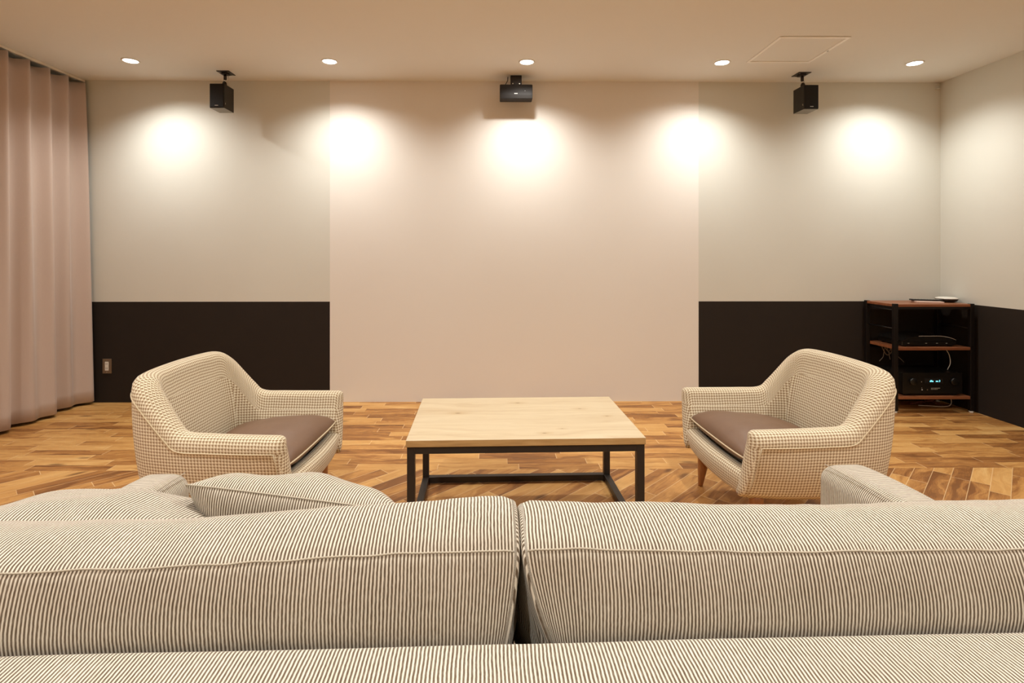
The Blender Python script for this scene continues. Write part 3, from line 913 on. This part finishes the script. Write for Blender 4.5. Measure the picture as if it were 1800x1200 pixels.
# ------------------------------------------------------------ throw pillows
def pillow(name, label, loc, rot, w, d, h, crown, seedv, clamp=None, rnd=2.4):
    bm = puffy(w, d, h, crown, 40, 40, rnd=rnd, wrinkle=0.016, seedv=seedv, edge=0.6)
    R = rot.to_3x3()
    for v in bm.verts:
        v.co = R @ v.co
        if clamp: v.co = clamp(v.co + Vector(loc)) - Vector(loc)
    o = obj(name, bm, M['stripe'], None, True)
    o.location = loc
    bm = bmesh.new()
    pts = [R @ Vector(p) for p in rim(w * 1.002, d * 1.002, 80)]
    if clamp: pts = [clamp(p + Vector(loc)) - Vector(loc) for p in pts]
    tube(bm, pts, 0.0014, 6, closed=True)
    s = obj('seam', bm, M['seam'], o, True)
    tag(o, label, 'cushion', 'striped throw pillows on the sofa')
    return o
from mathutils import Euler
def clampA(p):
    q = p.copy()
    if q.x < -.735:
        zlim = .622
        if q.z < zlim: q.z = zlim + (q.z - zlim) * 0.05
    return q
pillow('throw_pillow', 'striped throw pillow slumped over the left arm of the sofa', (-.765, 1.050, .624),
       Euler((math.radians(-20), math.radians(6), math.radians(6))).to_matrix(), .215, .165, .10, .012, 3.1, clampA)
pillow('throw_pillow', 'striped throw pillow standing in the seat between the left arm and the coffee table', (-.405, 1.185, .550),
       Euler((math.radians(-44), math.radians(5.5), math.radians(-4))).to_matrix(), .224, .185, .13, .018, 9.4, rnd=3.6)

# ------------------------------------------------------------ audio rack
def rack():
    t = thing('audio_rack', 'open black metal audio rack with reddish wooden shelves in the right corner', 'rack', (3.180, 4.005, 0))
    W, D, H = .292, .160, .793
    q = .028
    bm = bmesh.new()
    for z in (.770,): box(bm, -W + .004, W - .004, -D + .004, D - .004, z, H - .004, .0015, 1)
    obj('top_board', bm, M['rack_wood'], t)
    for z in (.455, .100): obj('shelf', bx(-W + q, W - q, -D + .003, D - .003, z, z + .022, .0015, 1), M['rack_wood'], t)
    for sx in (-1, 1):
        for sy in (-1, 1):
            x = sx * (W - q / 2); y = sy * (D - q / 2)
            p = obj('post', bx(x - q / 2, x + q / 2, y - q / 2, y + q / 2, .016, H - .001, .001, 1), M['rack_metal'], t)
            bm = bmesh.new(); lathe(bm, [(.014, 0), (.014, .012), (.006, .013), (.006, .018)], 16, (x, y))
            obj('foot', bm, M['white_plastic'], p, True)
    for sx in (-1, 1):
        x = sx * (W - q / 2)
        for z in (.745, .610):
            bm = bmesh.new()
            tube(bm, [(x, -D + q, z), (x, D - q, z)], .0045, 8); obj('side_rail', bm, M['rack_metal'], t, True)
    obj('side_rail', bx(-W + q, W - q, -D + .006, -D + .012, .752, .770), M['rack_metal'], t)
    obj('side_rail', bx(-W + q, W - q, D - .022, D - .012, .40, .43), M['rack_metal'], t)
rack()
RX, RY = 3.180, 4.005
# receiver on the bottom shelf
t = thing('av_receiver', 'black amplifier with glowing blue display on the bottom shelf of the rack', 'amplifier', (RX + .0, RY, .122))
obj('case', bx(-.215, .215, -.135, .13, .012, .165, .003), M['black_plastic'], t)
for x in (-.18, .18):
    for y in (-.11, .11):
        bm = bmesh.new(); lathe(bm, [(.016, 0), (.018, .012)], 14, (x, y)); obj('foot', bm, M['black_plastic'], t, True)
fp = obj('front_panel', bx(-.218, .218, -.143, -.1352, .014, .168, .002), M['black_plastic'], t)
m_disp = plain('cyan_display_segments', (0.1, 0.5, 0.6), 0.5, emit=(0.22, 0.85, 1.0), es=2.2)
M['dim_print'] = plain('grey_panel_print', (0.55, 0.55, 0.5), 0.5)
obj('display_window', bx(-.06, .075, -.1445, -.1431, .090, .128, .001), M['grille'], fp)
SEG = {'D': 'acdef', 'T': 'def', 'V': 'cdefb'}
bm = bmesh.new()
def seg_char(bm, x, z, on, w=.0065, h=.012, th=.0016):
    y0, y1 = -.1453, -.1446
    g = {'a': (x, x + w, z + h - th, z + h), 'd': (x, x + w, z, z + th), 'g': (x, x + w, z + h / 2 - th / 2, z + h / 2 + th / 2),
         'f': (x, x + th, z + h / 2, z + h), 'b': (x + w - th, x + w, z + h / 2, z + h), 'e': (x, x + th, z, z + h / 2), 'c': (x + w - th, x + w, z, z + h / 2)}
    for s in on: a, b_, c, d = g[s]; box(bm, a, b_, y0, y1, c, d)
for x, on in ((-.022, 'bcdeg'), (-.013, 'bcefg'), (-.004, 'cdeg'), (.022, 'ceg'), (.031, 'cdeg'), (.045, 'abcd')): seg_char(bm, x, .102, on)
obj('display_segments', bm, m_disp, fp)
bm = bmesh.new()
for r_, z in enumerate((.054, .046)):
    for k in range(8 if r_ == 0 else 6):
        x = -.012 + k * .0085
        box(bm, x, x + .005 + .0015 * ((k * 7) % 3 == 0), -.1442, -.1431, z, z + .003)
obj('panel_print', bm, M['dim_print'], fp)
parts('indicator', [(-.084, -.081, -.1442, -.1431, .100, .104), (-.082, -.079, -.1442, -.1431, .055, .059)], M['mark'], fp)
for x in (-.150, .150):
    bm = bmesh.new(); lathe(bm, [(.026, 0), (.025, .016), (.022, .018)], 28)
    for v in bm.verts: v.co = Vector((x + v.co.x, -.1433 - v.co.z, .105 + v.co.y))
    kn = obj('knob', bm, M['black_plastic'], t, True)
for x in (-.079, -.040):
    bm = bmesh.new(); lathe(bm, [(.004, 0), (.004, .003)], 12)
    for v in bm.verts: v.co = Vector((x + v.co.x, -.1433 - v.co.z, .044 + v.co.y))
    obj('button', bm, M['mark'] if x < -.05 else M['bronze'], t, True)
# deck with curved glass lid on the middle shelf
t = thing('disc_deck', 'flat black deck with a curved glossy lid on the middle shelf of the rack', 'player', (RX - .01, RY, .477))
bm = bmesh.new()
box(bm, -.20, .20, -.125, .125, .008, .040, .004)
obj('case', bm, M['black_plastic'], t)
for x in (-.17, .17):
    for y in (-.1, .1):
        bm = bmesh.new(); lathe(bm, [(.016, 0), (.016, .009)], 14, (x, y)); obj('foot', bm, M['black_plastic'], t, True)
bm = bmesh.new()
Xs = [-.205 + .41 * k / 30 for k in range(31)]
top = []
for x in Xs:
    s = abs(x) / .205; top.append(.041 + .036 * (1 - max(0, (s - .25) / .75) ** 2.2))
rowsv = []
for y in (-.13, .125): rowsv.append([bm.verts.new((x, y, z)) for x, z in zip(Xs, top)])
rowsb = []
for y in (-.13, .125): rowsb.append([bm.verts.new((x, y, .0405)) for x in Xs])
for i in range(30):
    bm.faces.new((rowsv[0][i], rowsv[0][i + 1], rowsv[1][i + 1], rowsv[1][i]))
    bm.faces.new((rowsb[0][i], rowsb[0][i + 1], rowsv[0][i + 1], rowsv[0][i]))
    bm.faces.new((rowsb[1][i], rowsb[1][i + 1], rowsv[1][i + 1], rowsv[1][i]))
    bm.faces.new((rowsb[0][i], rowsb[0][i + 1], rowsb[1][i + 1], rowsb[1][i]))
lid = obj('lid', bm, plain('gloss_black_lid', (0.012, 0.011, 0.010), 0.08, var=0.02, spec=0.8), t)
bm = bmesh.new(); tube(bm, [(x, -.131, z + .0005) for x, z in zip(Xs[9:30], top[9:30])], .0014, 6)  # white strip along the lid rim, stands in for its highlight
obj('lid_highlight', bm, M['white_plastic'], lid, True)
parts('button', [(x, x + .012, -.1262, -.1249, .022, .026) for x in (-.16, -.03, .05, .12)], M['dim_print'], t)
# things on the rack top
TOP = .7895
t = thing('paper_pad', 'pinkish paper pad under the black remote on the rack top', 'paper pad', (3.235, 3.985, TOP), math.radians(-16))
obj('pages', bx(-.080, .085, -.062, .058, .0005, .011, .001), plain('pinkish_paper', (.78, .55, .46), .7), t)
t = thing('remote_control', 'slim black remote control lying on the pinkish pad on the rack', 'remote control', (3.240, 4.000, TOP + .0112), math.radians(-20))
obj('case', bx(-.098, .098, -.024, .024, .0004, .012, .004), M['black_plastic'], t)
parts('button', [(-.082 + k * .019, -.072 + k * .019, -.017 + j * .013, -.010 + j * .013, .0118, .0134) for k in range(9) for j in range(3)], M['dim_print'], t)
t = thing('round_dish', 'low black bowl shaped gadget with a white top on the rack', 'gadget', (3.415, 4.020, TOP))
bm = bmesh.new(); lathe(bm, [(.045, .0005), (.062, .008), (.071, .022), (.071, .025)], 36)
obj('bowl', bm, M['black_plastic'], t, True)
bm = bmesh.new(); lathe(bm, [(.0705, .0255), (.069, .031), (.052, .037), (.01, .040)], 36)
obj('cap', bm, M['white_plastic'], t, True)
# cables
def cable(label, runs, mat, group=None):
    bm = bmesh.new()
    for pts, r in runs:
        P = [Vector(p) for p in pts]; q = []
        for i in range((len(P) - 1) * 8 + 1): q.append(crom(P, i / 8))
        tube(bm, q, r, 8)
    o = obj('cable', bm, mat, None, True)
    return tag(o, label, 'cable', group)
zr = RY
cable('white cable curving down behind the amplifier at the right of the rack', [([(3.375, 3.99, .452), (3.392, 3.97, .40), (3.388, 3.955, .34), (3.362, 3.95, .292)], .0028)], M['white_plastic'])
cable('grey cables fanning out behind the amplifier below the middle shelf', [
    ([(3.035, 4.14, .44), (3.02, 4.13, .40), (2.99, 4.10, .36), (2.955, 4.09, .33)], .0022),
    ([(3.045, 4.14, .44), (3.055, 4.13, .39), (3.045, 4.10, .34)], .0025),
    ([(3.060, 4.14, .44), (3.075, 4.12, .40), (3.12, 4.10, .35), (3.145, 4.09, .32)], .0025),
    ([(3.030, 4.14, .43), (3.06, 4.12, .385), (3.085, 4.13, .42), (3.05, 4.12, .40)], .0035),
    ([(3.010, 4.14, .43), (3.03, 4.12, .375), (3.07, 4.13, .38), (3.09, 4.13, .43)], .0035)], plain('grey_cable', (.30, .25, .19), .6))
cable('pale looped cable lying on the floor under the bottom shelf of the rack', [
    ([(3.20, 4.02, .008), (3.27, 3.99, .012), (3.33, 3.97, .012), (3.385, 3.96, .022), (3.405, 3.965, .05), (3.40, 3.97, .092)], .0028)], M['white_plastic'])
cable('dark red cable bundle on the floor under the rack', [
    ([(3.15, 4.03, .012), (3.21, 4.00, .045), (3.25, 4.05, .03), (3.30, 4.00, .05), (3.34, 4.04, .03), (3.36, 4.0, .012)], .004),
    ([(3.17, 4.06, .012), (3.24, 4.02, .03), (3.29, 4.06, .045), (3.33, 4.02, .028)], .004)], plain('dark_red_cable', (.16, .05, .04), .5))
